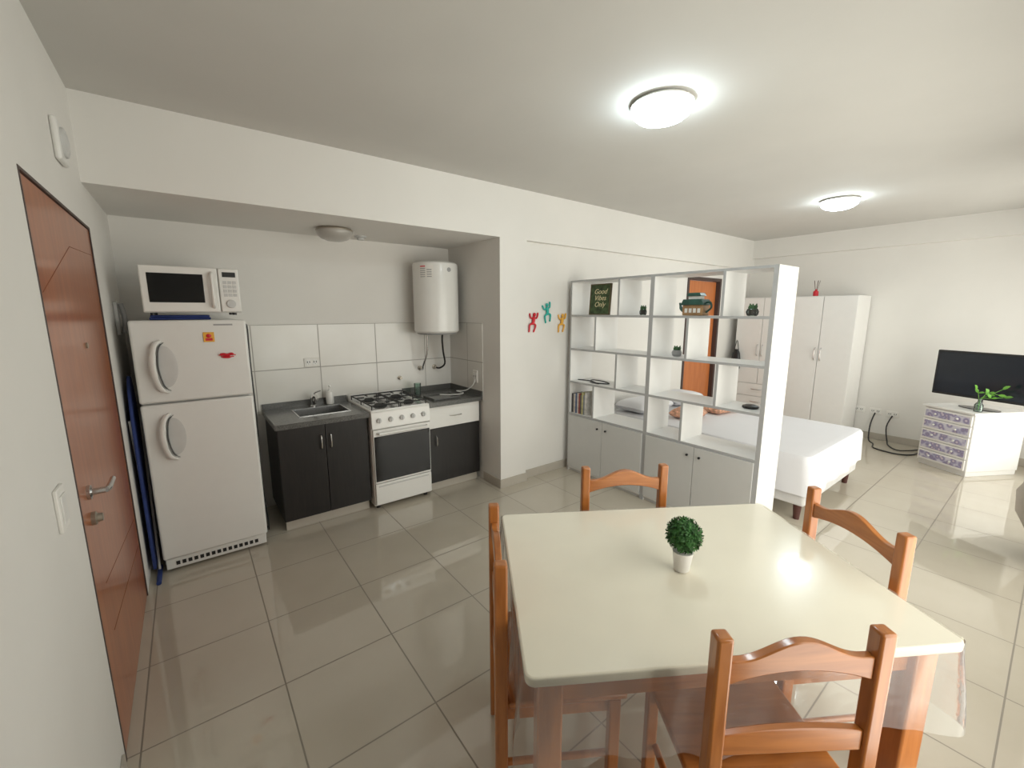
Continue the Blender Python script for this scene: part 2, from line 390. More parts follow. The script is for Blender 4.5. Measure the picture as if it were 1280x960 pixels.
# ------------------------------------------------------------------ fridge
e = thing('refrigerator','white two-door refrigerator with top freezer and curved handles','refrigerator',(-.265,3.25,0))
W = .575; D = .66
b = MB(); b.box(.005,.055,.03,W-.005,D,1.585); b.obj('body','fridge',e,bevel=.012,seg=3)
def fdoor(nm,z0,z1,hz0,hz1):
    b = MB(); b.box(0,0,z0,W,.05,z1); o = b.obj(nm,'fridge',e,bevel=.014,seg=4)
    zc = (hz0+hz1)/2; hh = (hz1-hz0)/2
    b = MB(); b.lathe([(hh*.80,0),(hh*.81,.0015),(hh*.74,.0025),(hh*.5,.003)],(0.0,0,0),32,'Y',sx=.48,sy=1.0)
    g = b.obj('handle_recess','recess',o); g.location = (.140,0,zc)
    b = MB(); b.tube([(.132,-.004,hz1),(.100,-.028,hz1-.035),(.085,-.036,zc),(.105,-.028,hz0+.035),(.142,-.004,hz0)],[.010,.015,.019,.015,.010],10,6,.8)
    b.obj('handle','white',o,label='curved white handle')
    b = MB(); b.tube([(.147,-.003,hz1-.010),(.120,-.011,hz1-.045),(.108,-.014,zc),(.125,-.011,hz0+.045),(.154,-.003,hz0+.010)],[.002,.005,.006,.005,.002],8,6,.8)
    b.obj('handle_grip','grip',o,label='dark inner grip strip')
    return o
fdoor('freezer_door',1.10,1.59,1.16,1.47)
fdoor('fridge_door',.095,1.09,.74,1.03)
b = MB(); b.box(.01,.02,.02,W-.01,.05,.09); k = b.obj('kick_grille','fridge',e,bevel=.004)
b = MB()
for i in range(15): b.box(.06+i*.031,.017,.042,.08+i*.031,.0205,.066)
b.objs('vent_slot','black',k,smooth=False)
b = MB()
for x in (.04,W-.04):
    for y in (.08,D-.05): b.cyl((x,y,0),(x,y,.035),.018)
b.objs('foot','black',e)
b = MB(); b.box(.40,-.002,1.555,.50,.0005,1.565); b.obj('logo_badge','grey',e)
b = MB(); b.tube([(W+.006,.10,1.56),(W+.014,.10,1.52),(W+.012,.11,1.3),(W+.016,.12,.9),(W+.012,.16,.5),(W+.03,.2,.06),(W+.03,.3,.01)],.005,8); b.obj('power_cord','black',e)
e = thing('fridge_magnet','square yellow and red picture magnet on freezer door','magnet',(.105,3.2485,1.485))
MB().box(-.028,-.004,-.03,.028,0,.03).obj('plate','yellow',e)
b = MB(); b.ball((0,-.005,.008),(.014,.003,.012)); b.box(-.018,-.006,-.022,.018,-.004,-.006); b.obj('picture','red',e)
b = MB(); b.tube([(-.045,0,.008),(-.022,0,.014),(0,0,.008),(.022,0,.014),(.045,0,.006)],[.003,.009,.009,.009,.003],8); b.tube([(-.035,0,-.002),(0,0,-.006),(.035,0,-.002)],[.003,.007,.003],8)
tag(b.obj('fridge_magnet','red',loc=(.19,3.2405,1.36)),'red lip-shaped magnet on freezer door','magnet')

# folded blue cloth + microwave
b = MB(); b.box(-.17,3.31,1.591,.13,3.62,1.607); b.box(-.165,3.315,1.607,.125,3.615,1.620)
tag(b.obj('cloth','blue',bevel=.006,seg=3),'folded blue cloth under the microwave','cloth')
e = thing('microwave','white countertop microwave with dark window on top of fridge','microwave',(-.19,3.27,1.62))
b = MB(); b.box(0,.02,.015,.49,.37,.29); b.obj('body','white',e,bevel=.008,seg=3)
b = MB(); b.box(.003,0,.02,.375,.022,.287); o = b.obj('door','white',e,bevel=.006,seg=3)
b = MB(); b.box(.035,-.003,.075,.30,.003,.245); b.obj('window','blackgloss',o,bevel=.012,seg=4)
b = MB(); b.tube([(.345,0,.255),(.343,-.028,.235),(.343,-.03,.15),(.343,-.028,.07),(.345,0,.05)],.010,10); b.obj('handle','white',o)
b = MB(); b.box(.380,0,.02,.487,.022,.287); o = b.obj('control_panel','white',e,bevel=.006,seg=3)
b = MB(); b.box(.40,-.002,.235,.47,.002,.265); b.obj('display','black',o)
b = MB()
for r in range(4):
    for c in range(3): b.box(.400+c*.025,-.003,.115+r*.026,.420+c*.025,.002,.133+r*.026)
b.objs('button','lgrey',o,bevel=.001)
b = MB(); b.lathe([(.026,0),(.024,.012),(.01,.014)],(.434,0,.07),24,'Y'); b.obj('knob','lgrey',o)
b = MB()
for x in (.04,.45):
    for y in (.06,.33): b.cyl((x,y,0),(x,y,.018),.012)
b.objs('foot','black',e)

# ironing board
e = thing('ironing_board','folded ironing board with dark blue cover between wall and fridge','ironing board',(-.305,3.27,0))
pl = [(-.02,.06),(.30,.06),(.30,.9),(.26,1.15),(.19,1.25),(.13,1.26),(.05,1.18),(0,1.0),(-.02,.8)]
b = MB(); b.prism(pl,-.012,.004,'YZ'); b.obj('padded_top','blue',e,bevel=.005)
MB().tube([(.014,.04,.012),(.014,.26,1.0)],.007,8,0).obj('leg','white',e); MB().tube([(-.02,.26,.012),(-.02,.04,1.0)],.007,8,0).obj('leg','white',e)
MB().cyl((.014,-.12,.014),(.014,.10,.014),.013).obj('rubber_foot','blue',e); MB().cyl((-.02,.2,.012),(-.02,.3,.012),.011).obj('rubber_foot','blue',e)

# ------------------------------------------------------------------ cabinets
def handle_bar(b, x, y, z0, z1):
    zc = (z0+z1)/2
    b.tube([(x,y,z0),(x,y-.022,z0+.015),(x,y-.028,zc),(x,y-.022,z1-.015),(x,y,z1)],.005,8,5)
e = thing('kitchen_cabinet','black-brown two-door base cabinet under the sink','cabinet',(.44,3.36,0))
b = MB(); b.box(0,.02,.08,.018,.575,.80); b.box(.632,.02,.08,.65,.575,.80); b.box(.018,.02,.08,.632,.575,.10); b.box(.018,.56,.10,.632,.575,.80)
b.obj('body','black_wood',e)
MB().box(.01,.045,0,.64,.06,.08).obj('plinth','base',e)
for i in range(2):
    x0 = .001+i*.325
    b = MB(); b.box(x0,0,.085,x0+.322,.018,.795); o = b.obj('door','black_wood',e,bevel=.002)
    b = MB(); handle_bar(b, .29 if i==0 else .36, 0, .60, .72); b.obj('handle','chrome',o,label='curved chrome handle')
e = thing('kitchen_cabinet','narrow corner base cabinet with white drawer and black door','cabinet',(1.64,3.36,0))
b = MB(); b.box(0,.02,.08,.53,.575,.80); b.obj('body','black_wood',e)
MB().box(.01,.045,0,.52,.06,.08).obj('plinth','base',e)
b = MB(); b.box(.001,0,.085,.528,.018,.595); o = b.obj('door','black_wood',e,bevel=.002)
b = MB(); handle_bar(b,.06,0,.43,.53); b.obj('handle','chrome',o)
b = MB(); b.box(.001,0,.60,.528,.018,.795); o = b.obj('drawer','white',e,bevel=.002)
b = MB(); b.tube([(.20,0,.70),(.215,-.022,.70),(.265,-.028,.70),(.315,-.022,.70),(.33,0,.70)],.005,8,5); b.obj('handle','chrome',o)

# worktops
e = thing('countertop','grey speckled granite countertop with inset steel sink','countertop',(0,0,.80))
b = MB(); b.box(.425,3.33,.001,.62,3.94,.04); b.box(1.0,3.33,.001,1.10,3.94,.04); b.box(.62,3.33,.001,1.0,3.50,.04); b.box(.62,3.80,.001,1.0,3.94,.04)
b.box(.425,3.925,.04,1.10,3.94,.09)
b.obj('slab','granite',e)
b = MB()
for q in ((.615,3.495,.04,1.005,3.505,.043),(.615,3.795,.04,1.005,3.805,.043),(.615,3.505,.04,.625,3.795,.043),(.995,3.505,.04,1.005,3.795,.043),
          (.622,3.502,-.12,.626,3.798,.04),(.994,3.502,-.12,.998,3.798,.04),(.626,3.502,-.12,.994,3.506,.04),(.626,3.794,-.12,.994,3.798,.04),(.626,3.506,-.12,.994,3.794,-.116)):
    b.box(*q)
b.obj('basin','steel',e)
b = MB(); b.lathe([(.025,0),(.025,.004),(.008,.005)],(.81,3.65,-.1158),20); b.obj('drain','chrome',e)
e = thing('countertop','short grey granite countertop in the kitchen corner','countertop',(0,0,.80))
b = MB(); b.box(1.632,3.33,.001,2.19,3.94,.04); b.box(1.632,3.925,.04,2.19,3.94,.09); b.box(2.175,3.33,.04,2.19,3.925,.09); b.obj('slab','granite',e)

e = thing('faucet','chrome single-lever kitchen faucet at the sink','faucet',(.80,3.86,.841))
b = MB(); b.lathe([(.028,0),(.028,.008),(.02,.012),(.02,.06),(.024,.08),(.018,.10)]); b.obj('body','chrome',e)
b = MB(); b.tube([(0,0,.045),(0,-.05,.09),(0,-.12,.105),(0,-.17,.085)],[.013,.012,.011,.011],10); b.obj('spout','chrome',e)
b = MB(); b.tube([(0,0,.095),(.02,-.01,.12),(.06,-.03,.135)],[.012,.009,.008],8); b.obj('lever','chrome',e)
e = thing('soap_dispenser','white pump soap bottle behind the sink','bottle',(.94,3.87,.841))
b = MB(); b.lathe([(.028,0),(.032,.006),(.032,.09),(.025,.11),(.012,.118),(.012,.13)]); b.obj('bottle','white',e)
b = MB(); b.cyl((0,0,.13),(0,0,.155),.005); b.tube([(0,0,.158),(0,-.02,.16),(0,-.045,.152)],[.009,.008,.004],8); b.obj('pump','white',e)
b = MB(); b.box(1.72,3.42,.8405,2.0,3.64,.847); b.box(1.72,3.42,.847,1.728,3.64,.858); b.box(1.992,3.42,.847,2.0,3.64,.858); b.box(1.728,3.42,.847,1.992,3.428,.858); b.box(1.728,3.632,.847,1.992,3.64,.858)
tag(b.obj('tray','granite',bevel=.002),'dark speckled serving tray on the corner countertop','tray')
b = MB(); b.lathe([(.024,0),(.03,.005),(.034,.11),(.031,.11),(.027,.008),(.001,.007)],(1.74,3.80,.8405),20); tag(b.obj('drinking_glass','bottleglass'),'clear drinking glass on the corner countertop','glass')
b = MB(); b.tube([(2.186,3.45,1.0),(2.16,3.45,.94),(2.12,3.52,.88),(2.06,3.6,.87),(2.08,3.5,.862),(2.0,3.45,.866),(1.92,3.5,.864),(1.85,3.55,.865)],.004,8); tag(b.obj('power_cable','white'),'thin white cable trailing across the corner countertop','cable')

# ------------------------------------------------------------------ stove
e = thing('gas_stove','white freestanding gas stove with black oven door','stove',(1.105,3.31,0))
W = .515
b = MB(); b.box(0,.02,.03,W,.60,.835); b.obj('body','white',e,bevel=.004)
b = MB(); b.box(-.0,.0,.835,W,.60,.85); b.box(0,.585,.85,W,.60,.895); b.obj('cooktop','white',e,bevel=.004)
MB().box(.02,.02,.85,W-.02,.575,.852).obj('cooktop_plate','steel',e)
b = MB(); b.prism([(-.012,.70),(.02,.70),(.02,.835),(.0,.835)],.0,W,'YZ'); o = b.obj('control_panel','white',e,bevel=.003)
for i in range(5):
    b = MB(); b.lathe([(.021,0),(.020,.012),(.017,.022),(.001,.023)],(.06+i*.098,-.006,.768),20,'Y'); b.box(.057+i*.098,-.034,.752,.063+i*.098,-.026,.784)
    b.obj('knob','lgrey',o)
b = MB(); b.box(.006,-.008,.235,W-.006,.02,.69); o = b.obj('oven_door','white',e,bevel=.004)
b = MB(); b.box(.012,-.012,.25,W-.012,-.006,.635); b.obj('oven_window','blackgloss',o,bevel=.003)
b = MB(); b.tube([(.04,-.008,.662),(.045,-.04,.662),(.47,-.04,.662),(.475,-.008,.662)],.010,10,0); b.obj('handle','white',o)
b = MB(); b.box(.006,-.008,.045,W-.006,.02,.228); o = b.obj('drawer','white',e,bevel=.004)
b = MB(); b.box(.03,-.012,.20,W-.03,-.006,.212); b.obj('drawer_grip','lgrey',o,bevel=.002)
b = MB()
for x in (.04,W-.04):
    for y in (.06,.55): b.cyl((x,y,0),(x,y,.035),.018)
b.objs('foot','black',e)
for (x,y,r) in ((.13,.15,.045),(.385,.15,.035),(.13,.43,.035),(.385,.43,.045)):
    b = MB(); b.lathe([(r+.015,0),(r+.012,.006),(r,.008),(r,.018),(r*.8,.022),(.001,.023)],(x,y,.852),24); b.obj('burner','iron',e)
for gx in (.02,.265):
    b = MB(); z = .885
    for q in (((gx,.03),(gx+.23,.03)),((gx,.56),(gx+.23,.56)),((gx,.03),(gx,.56)),((gx+.23,.03),(gx+.23,.56)),((gx,.295),(gx+.23,.295)),((gx+.115,.03),(gx+.115,.10)),((gx+.115,.2),(gx+.115,.38)),((gx+.115,.48),(gx+.115,.56)),((gx,.15),(gx+.07,.15)),((gx+.16,.15),(gx+.23,.15)),((gx,.43),(gx+.07,.43)),((gx+.16,.43),(gx+.23,.43))):
        b.cyl((*q[0],z),(*q[1],z),.0055,seg=8)
    for x in (gx,gx+.23):
        for y in (.03,.295,.56): b.cyl((x,y,.852),(x,y,z),.005,seg=8)
    b.obj('grate','iron',e)

# ------------------------------------------------------------------ water heater
e = thing('water_heater','white cylindrical electric water heater mounted on niche wall','water heater',(1.93,3.725,1.44))
R = .212
b = MB(); b.lathe([(R*.80,0),(R*.93,.004),(R,.02),(R,.62),(R*.98,.64),(R*.88,.655),(R*.5,.665),(.001,.668)],seg=48); b.obj('tank','white',e)
MB().box(-.12,.15,.11,.12,.225,.15).obj('bracket','lgrey',e); MB().box(-.12,.15,.5,.12,.225,.54).obj('bracket','lgrey',e)
b = MB(); b.lathe([(R*.86,-.012),(R*.9,-.002),(R*.9,.001)],seg=40); b.obj('bottom_cap','grey',e)
def curved_label(nm,a0,a1,z0,z1,mat):
    b = MB(); n = 8; r = R+.0015; A=[];B=[]
    for i in range(n+1):
        a = math.radians(a0+(a1-a0)*i/n); A.append(b.bm.verts.new((r*math.cos(a),r*math.sin(a),z0))); B.append(b.bm.verts.new((r*math.cos(a),r*math.sin(a),z1)))
    for i in range(n): b.bm.faces.new([A[i],A[i+1],B[i+1],B[i]])
    return b.obj(nm,mat,e)
curved_label('sticker',-160,-122,.50,.62,'paper')
for z in (.51,.528,.546,.564,.582): curved_label('print_line',-156,-142,z,z+.007,'grey').scale=(1.002,1.002,1)
for z in (.51,.53,.55,.57): curved_label('print_line',-138,-126,z,z+.009,'grey').scale=(1.002,1.002,1)
curved_label('print_line',-156,-142,.600,.610,'red').scale=(1.002,1.002,1)
b = MB(); b.lathe([(.02,0),(.02,.004),(.001,.005)],(.03,-R+.004,.58),18,'Y'); b.obj('thermostat_dial','grey',e)
for x, col in ((-.09,'steel'),(.07,'black')):
    k = 1 if col=='black' else 0
    b = MB(); b.tube([(x,.02,-.008),(x,.03,-.08),(x+.02*k,.05,-.2),(x+(.06 if k else -.02),.1,-.32),(x+.03*k,.16,-.37),(x,.214,-.36)],.009,10); b.obj('flexible_hose',col,e)
for x in (-.09,.07):
    b = MB(); b.lathe([(.025,0),(.022,.01),(.012,.014),(.012,.03)],(x,.2185,-.36),18,'Y'); b.obj('valve','brass',e)
b = MB(); b.lathe([(.022,-.006),(.020,.010),(.009,.014),(.014,.026),(.014,.04)],(1.62,3.944,1.0),20,'Y'); tag(b.obj('gas_valve','brass'),'round dull metal shut-off valve on kitchen tiles','valve')

# ------------------------------------------------------------------ ceiling lamps
def ceil_lamp(loc, lit, label, r=.15):
    e = thing('ceiling_lamp',label,'ceiling lamp',loc)
    b = MB(); b.lathe([(r*.9,0),(r*.95,-.003),(r*1.03,-.014),(r*1.03,-.020)],seg=40); b.obj('base','white' if lit else 'brass',e)
    b = MB(); b.lathe([(r*1.0,-.020),(r*1.01,-.030),(r*.95,-.052),(r*.78,-.074),(r*.46,-.090),(.002,-.096)],seg=40); b.obj('lamp_shade','lamp_on' if lit else 'lamp_off',e,label='glowing white glass dome' if lit else 'frosted glass dome, switched off')
    return e
ceil_lamp((2.04,1.41,H),True,'round lit ceiling lamp above the dining area')
ceil_lamp((5.04,1.48,H),True,'round lit ceiling lamp above the bed area')
ceil_lamp((.98,3.53,2.27),False,'small round unlit ceiling lamp under kitchen soffit',.13)
b = MB(); b.lathe([(.05,0),(.05,-.01),(.03,-.014),(.03,-.03)],(1.25,3.75,2.27),24); tag(b.obj('lamp_socket','lgrey'),'small bare lamp socket under the kitchen soffit','lamp socket')

# ------------------------------------------------------------------ wall figures
def figure(loc, mat, rot, lab, s=1.0):
    b = MB()
    b.ball((0,-.016,.075),(.016,.014,.018)); b.tube([(0,-.014,.055),(0,-.018,.02),(.0,-.014,-.015)],[.013,.015,.013],10)
    b.tube([(0,-.014,.045),(.035,-.014,.05),(.045,-.010,.09)],[.009,.008,.008],8)
    b.tube([(0,-.014,.045),(-.035,-.014,.035),(-.05,-.010,.065)],[.009,.008,.008],8)
    b.tube([(0,-.014,-.01),(.035,-.016,-.02),(.032,-.010,-.075)],[.011,.009,.008],8)
    b.tube([(0,-.014,-.01),(-.035,-.016,-.03),(-.025,-.010,-.085)],[.011,.009,.008],8)
    for p in ((.045,-.008,.093),(-.05,-.008,.068),(.032,-.008,-.078),(-.025,-.008,-.088)): b.ball(p,(.010,.0078,.011),10,6)
    o = b.obj('wall_figure',mat,loc=loc); o.rotation_euler = (0,math.radians(rot),0); o.scale = (s,1,s)
    tag(o,lab,'wall decoration','climbing figures on the wall')
figure((2.61,3.10,1.54),'red',12,'small red plastic climbing man on white wall')
figure((2.79,3.10,1.63),'teal',-6,'small teal plastic climbing man on white wall')
figure((2.985,3.10,1.53),'yellow',8,'small yellow plastic climbing man on white wall')

# ------------------------------------------------------------------ bookcase divider
BX0, BX1 = 3.05, 3.37
BY0, BY1 = 1.175, 3.035
BH = 1.94
e = thing('shelving_unit','white open cube room-divider shelving with grey edges and lower doors','shelf',(BX0,BY0,0))
L = BY1-BY0; Wd = BX1-BX0; T = .018; half = L/2
zs = [.62,.95,1.28,1.61]
for y,w in ((0,.03),(half-T,T),(half,T),(L-T,T)):
    MB().box(.004,y,0,Wd,y+w,BH).obj('side_panel','melamine',e,smooth=False)
for (ya,yb) in ((.03,half-T),(half+T,L-T)):
    MB().box(.004,ya,BH-T,Wd,yb,BH).obj('top_board','melamine',e,smooth=False)
    for z in zs:
        MB().box(.004,ya,z-T,Wd,yb,z).obj('shelf_board','melamine',e,smooth=False)
    MB().box(.004,ya,.03,Wd-.013,yb,.03+T).obj('bottom_board','melamine',e,smooth=False)
    w = yb-ya
    for i,(z0,fr) in enumerate(((.62,.65),(.95,.36),(1.28,.65),(1.61,.36))):
        z1 = (zs+[BH])[i+1]-T
        y = ya+w*fr
        MB().box(.004,y-T/2,z0,Wd,y+T/2,z1).obj('divider','melamine',e,smooth=False)
b = MB(); E = .004
for y,w in ((0,.03),(half-T,2*T),(L-T,T)): b.box(0,y,0,E,y+w,BH)
for (ya,yb) in ((.03,half-T),(half+T,L-T)):
    w = yb-ya
    b.box(0,ya,BH-T,E,yb,BH)
    for z in zs: b.box(0,ya,z-T,E,yb,z)
    for i,(z0,fr) in enumerate(((.62,.65),(.95,.36),(1.28,.65),(1.61,.36))):
        z1 = (zs+[BH])[i+1]-T; y = ya+w*fr
        b.box(0,y-T/2,z0,E,y+T/2,z1)
bmesh.ops.remove_doubles(b.bm, verts=b.bm.verts, dist=.0005)
b.obj('edge_banding','shelf_edge',e,smooth=False)
for (ya,yb) in ((.03,half-T),(half+T,L-T)):
    w = (yb-ya)/2
    for k in range(2):
        b = MB(); b.box(-.012,ya+k*w+.002,.05,.003,ya+(k+1)*w-.002,.60); o = b.obj('door','grey_door',e,bevel=.0015)
        b = MB(); yk = ya+w+(-.05 if k==0 else .05); b.lathe([(.006,0),(.010,-.012),(.008,-.018),(.001,-.019)],(-.012,yk,.53),14,'X'); b.obj('knob','black',o)
    MB().box(.02,ya,0,.035,yb,.03).obj('plinth','grey_door',e,smooth=False)
MB().box(Wd-.012,.03,.05,Wd-.004,half-T,.60).obj('back_panel','melamine',e,smooth=False)
MB().box(Wd-.012,half+T,.05,Wd-.004,L-T,.60).obj('back_panel','melamine',e,smooth=False)

# things on bookcase
e = thing('decorative_sign','dark green framed sign with cream lettering on shelf','sign',(3.13,2.735,1.612))
R0 = Matrix.Rotation(math.radians(4),4,'Y')
b = MB(); b.box(0,-.12,.006,.012,.12,.285,R0); b.obj('board','plaque',e,bevel=.002)
b = MB()
for q in ((-.003,-.125,.0,.016,-.113,.29),(-.003,.113,.0,.016,.125,.29),(-.003,-.113,.0,.016,.113,.010),(-.003,-.113,.28,.016,.113,.29)): b.box(*q,R0)
b.obj('border','plaqueframe',e,bevel=.001)
for s,z,sz in (("Good",.215,.066),("Vibes",.155,.066),("Only",.095,.066)):
    text_part(s,'lettering',sz,'gold',e,(-.0015+z*math.sin(math.radians(4)),0,z),(math.radians(90),0,math.radians(-90)),shear=.35)

def small_cactus(loc,label,glass=True,r=.028,cat='plant'):
    e = thing('potted_cactus',label,cat,loc)
    b = MB(); b.lathe([(r*.8,0),(r*1.05,.01),(r*1.15,.03),(r*.9,.05),(r*.75,.051)] ); b.obj('pot','bottleglass' if glass else 'grey',e)
    b = MB(); b.cyl((0,0,.004),(0,0,.044),r*.72); b.obj('soil','soil',e)
    b = MB()
    for a in range(7):
        t = a*.9; rr = r*.45 if a else 0
        b.tube([(rr*math.cos(t),rr*math.sin(t),.042),(rr*1.2*math.cos(t),rr*1.2*math.sin(t),.065),(rr*1.5*math.cos(t),rr*1.5*math.sin(t),.085-(a%3)*.008)],[.008,.012,.005],8)
    b.objs('cactus','cactus',e)
small_cactus((3.20,2.29,1.611),'tiny cactus in a round glass pot on shelf')
small_cactus((3.18,1.93,1.281),'small dark cactus in a grey pot on shelf',False,.035)
small_cactus((3.18,1.37,1.611),'small succulent in a glass bowl on shelf',True,.036)
# teapot house
e = thing('teapot','decorative green teapot shaped like a little house','teapot',(3.19,1.80,1.611))
b = MB(); b.box(-.05,-.085,.0,.05,.085,.085); b.obj('body','housewall',e,bevel=.008)
b = MB(); b.prism([(-.095,.08),(.095,.08),(.075,.125),(-.075,.125)],-.062,.062,'YZ'); b.obj('roof','house',e,bevel=.004)
b = MB(); b.box(-.03,-.05,.125,.03,.05,.150); b.obj('upper_floor','paper',e,bevel=.003)
b = MB(); b.prism([(-.062,.15),(.062,.15),(.045,.175),(-.045,.175)],-.042,.042,'YZ'); b.obj('lid','house',e,bevel=.003)
b = MB(); b.tube([(0,.08,.025),(0,.12,.05),(0,.135,.10)],[.018,.013,.009],10); b.obj('spout','house',e)
b = MB(); b.tube([(0,-.08,.10),(0,-.115,.10),(0,-.125,.06),(0,-.085,.025)],.008,8); b.obj('handle','house',e)
b = MB()
for y in (-.055,-.02,.015,.05): b.box(-.053,y-.011,.022,-.049,y+.011,.055)
b.objs('window','paper',e)
b = MB(); b.lathe([(.05,0),(.055,.006),(.053,.016),(.03,.024),(.001,.026)],(3.20,1.33,.951),28); tag(b.obj('wireless_speaker','black'),'small flat round black device on shelf','speaker')
b = MB(); b.tube([(3.14,2.99,.956),(3.18,2.85,.956),(3.12,2.72,.956),(3.18,2.62,.956),(3.25,2.74,.956),(3.2,2.85,.964),(3.12,2.8,.958),(3.10,2.68,.956)],.005,8); tag(b.obj('power_cable','black'),'coiled black cable lying on shelf','cable')
cols = [(.05,.05,.06),(.5,.45,.4),(.06,.1,.2),(.55,.5,.45),(.3,.06,.05),(.08,.08,.08),(.45,.42,.2),(.2,.22,.25),(.6,.58,.55)]
y = 3.005
for i,c in enumerate(cols):
    w = random.uniform(.018,.028); h = random.uniform(.19,.23)
    m = pmat('book_cover_%d'%i, c, .5, var=.25, scale=25)
    e = thing('book','upright %s book in a row on the shelf'%(['black','beige','navy','tan','dark red','black','mustard','slate grey','off-white'][i]),'book',(3.075,y,.621),group='books on the low shelf')
    b = MB(); b.box(0,-w,0,.003,0,h); b.box(.003,-w,0,.15,-w+.002,h); b.box(.003,-.002,0,.15,0,h); b.obj('cover',m,e)
    b = MB(); b.box(.003,-w+.002,.003,.146,-.002,h-.004); b.obj('pages','paper',e)
    y -= w+.001

# ------------------------------------------------------------------ dining table
TC = Vector((1.319,.7365)); TR = -32
TL, TW, TZ = 1.22, .86, .75
def rrect(hx,hy,r,n=5):
    P = []
    for cx,cy,a0 in ((hx-r,hy-r,0),(-hx+r,hy-r,90),(-hx+r,-hy+r,180),(hx-r,-hy+r,270)):
        for k in range(n+1):
            a = math.radians(a0+90*k/n); P.append((cx+r*math.cos(a),cy+r*math.sin(a)))
    return P
e = thing('dining_table','rectangular pine dining table with cream covered top','table',(TC.x,TC.y,0),TR)
b = MB(); b.prism(rrect(TL/2,TW/2,.025),TZ-.03,TZ,'XY'); b.obj('table_top','cream',e,bevel=.006,seg=3)
hx, hy = TL/2-.07, TW/2-.07
MB().box(-hx+.03,-hy-.011,.62,hx-.03,-hy+.011,.72).obj('apron','pineX',e); MB().box(-hx+.03,hy-.011,.62,hx-.03,hy+.011,.72).obj('apron','pineX',e)
MB().box(-hx-.011,-hy+.03,.62,-hx+.011,hy-.03,.72).obj('apron','pineX',e); MB().box(hx-.011,-hy+.03,.62,hx+.011,hy-.03,.72).obj('apron','pineX',e)
for sx in (-1,1):
    for sy in (-1,1):
        b = MB(); b.box(sx*hx-.034,sy*hy-.034,0,sx*hx+.034,sy*hy+.034,.72); b.obj('leg','pine',e,bevel=.006)
# plastic cover
def cover():
    b = MB()
    hxx, hyy, r = TL/2+.003, TW/2+.003, .03
    bp = rrect(hxx,hyy,r,6); dense = []; n = len(bp)
    for i in range(n):
        p, q = Vector(bp[i]), Vector(bp[(i+1)%n]); d = (q-p).length; k = max(1,int(d/.012))
        for j in range(k): dense.append(p+(q-p)*j/k)
    rows = []; N = len(dense)
    levels = [(0.001,0),(.02,.03),(.05,.14),(.09,.32),(.13,.52),(.18,.74),(.23,.92),(.27,1)]
    nor = []
    for i in range(N):
        t = (dense[(i+1)%N]-dense[i-1]).normalized(); nor.append(Vector((t.y,-t.x)))
    acc = 0; ss = []
    for i in range(N): ss.append(acc); acc += (dense[(i+1)%N]-dense[i]).length
    for dz, am in levels:
        ring = []
        for i in range(N):
            s = ss[i]/acc*2*math.pi
            wv = (math.sin(s*21)+.5*math.sin(s*37+1)+.4*math.sin(s*11+2))
            cd = (Vector((abs(dense[i].x),abs(dense[i].y)))-Vector((hxx,hyy))).length
            corner = max(0, 1-cd/.14)
            off = am*(.002+.008*wv*(1-corner)+.034*corner)
            c = dense[i]+nor[i]*off
            ring.append(b.bm.verts.new((c.x,c.y,TZ+.002-dz-.014*am*math.sin(s*5))))
        rows.append(ring)
    for A,B in zip(rows[:-1],rows[1:]):
        for i in range(N): b.bm.faces.new([A[i],A[(i+1)%N],B[(i+1)%N],B[i]])
    return b, dense
b, dense = cover()
e = thing('tablecloth','transparent plastic cover draped over the dining table','tablecloth',(TC.x,TC.y,0),TR)
b.obj('skirt','plastic',e,label='hanging wavy clear plastic edge')
b = MB(); b.bm.faces.new([b.bm.verts.new((p.x,p.y,TZ+.002)) for p in dense]); b.obj('top_sheet','plastic_top',e)

# plant on table
e = thing('potted_plant','small round boxwood ball plant in a white pot','plant',(1.287,.709,.7525))
b = MB(); b.lathe([(.022,0),(.025,.003),(.034,.068),(.035,.072),(.031,.072),(.030,.066),(.001,.064)],seg=28); b.obj('pot','pot',e)
b = MB(); b.cyl((0,0,.064),(0,0,.085),.004); b.obj('stem','brown',e)
b = MB()
rnd = random.Random(3); C = Vector((0,0,.132)); R_ = .056
b.ball(C,R_*.85,20,14)
for i in range(1300):
    d = Vector((rnd.gauss(0,1),rnd.gauss(0,1),rnd.gauss(0,1))).normalized()
    p = C+d*R_*rnd.uniform(.82,1.05); u = d.orthogonal().normalized(); v = d.cross(u); a = rnd.uniform(0,6.28)
    w = (u*math.cos(a)+v*math.sin(a)); t = (w+d*.7).normalized(); sd = t.cross(d).normalized(); l = .011; ww=.0035
    vs = [b.bm.verts.new(p-t*l*.3), b.bm.verts.new(p+sd*ww+t*l*.2), b.bm.verts.new(p+t*l), b.bm.verts.new(p-sd*ww+t*l*.2)]
    b.bm.faces.new(vs)
b.obj('foliage','green',e,smooth=False)

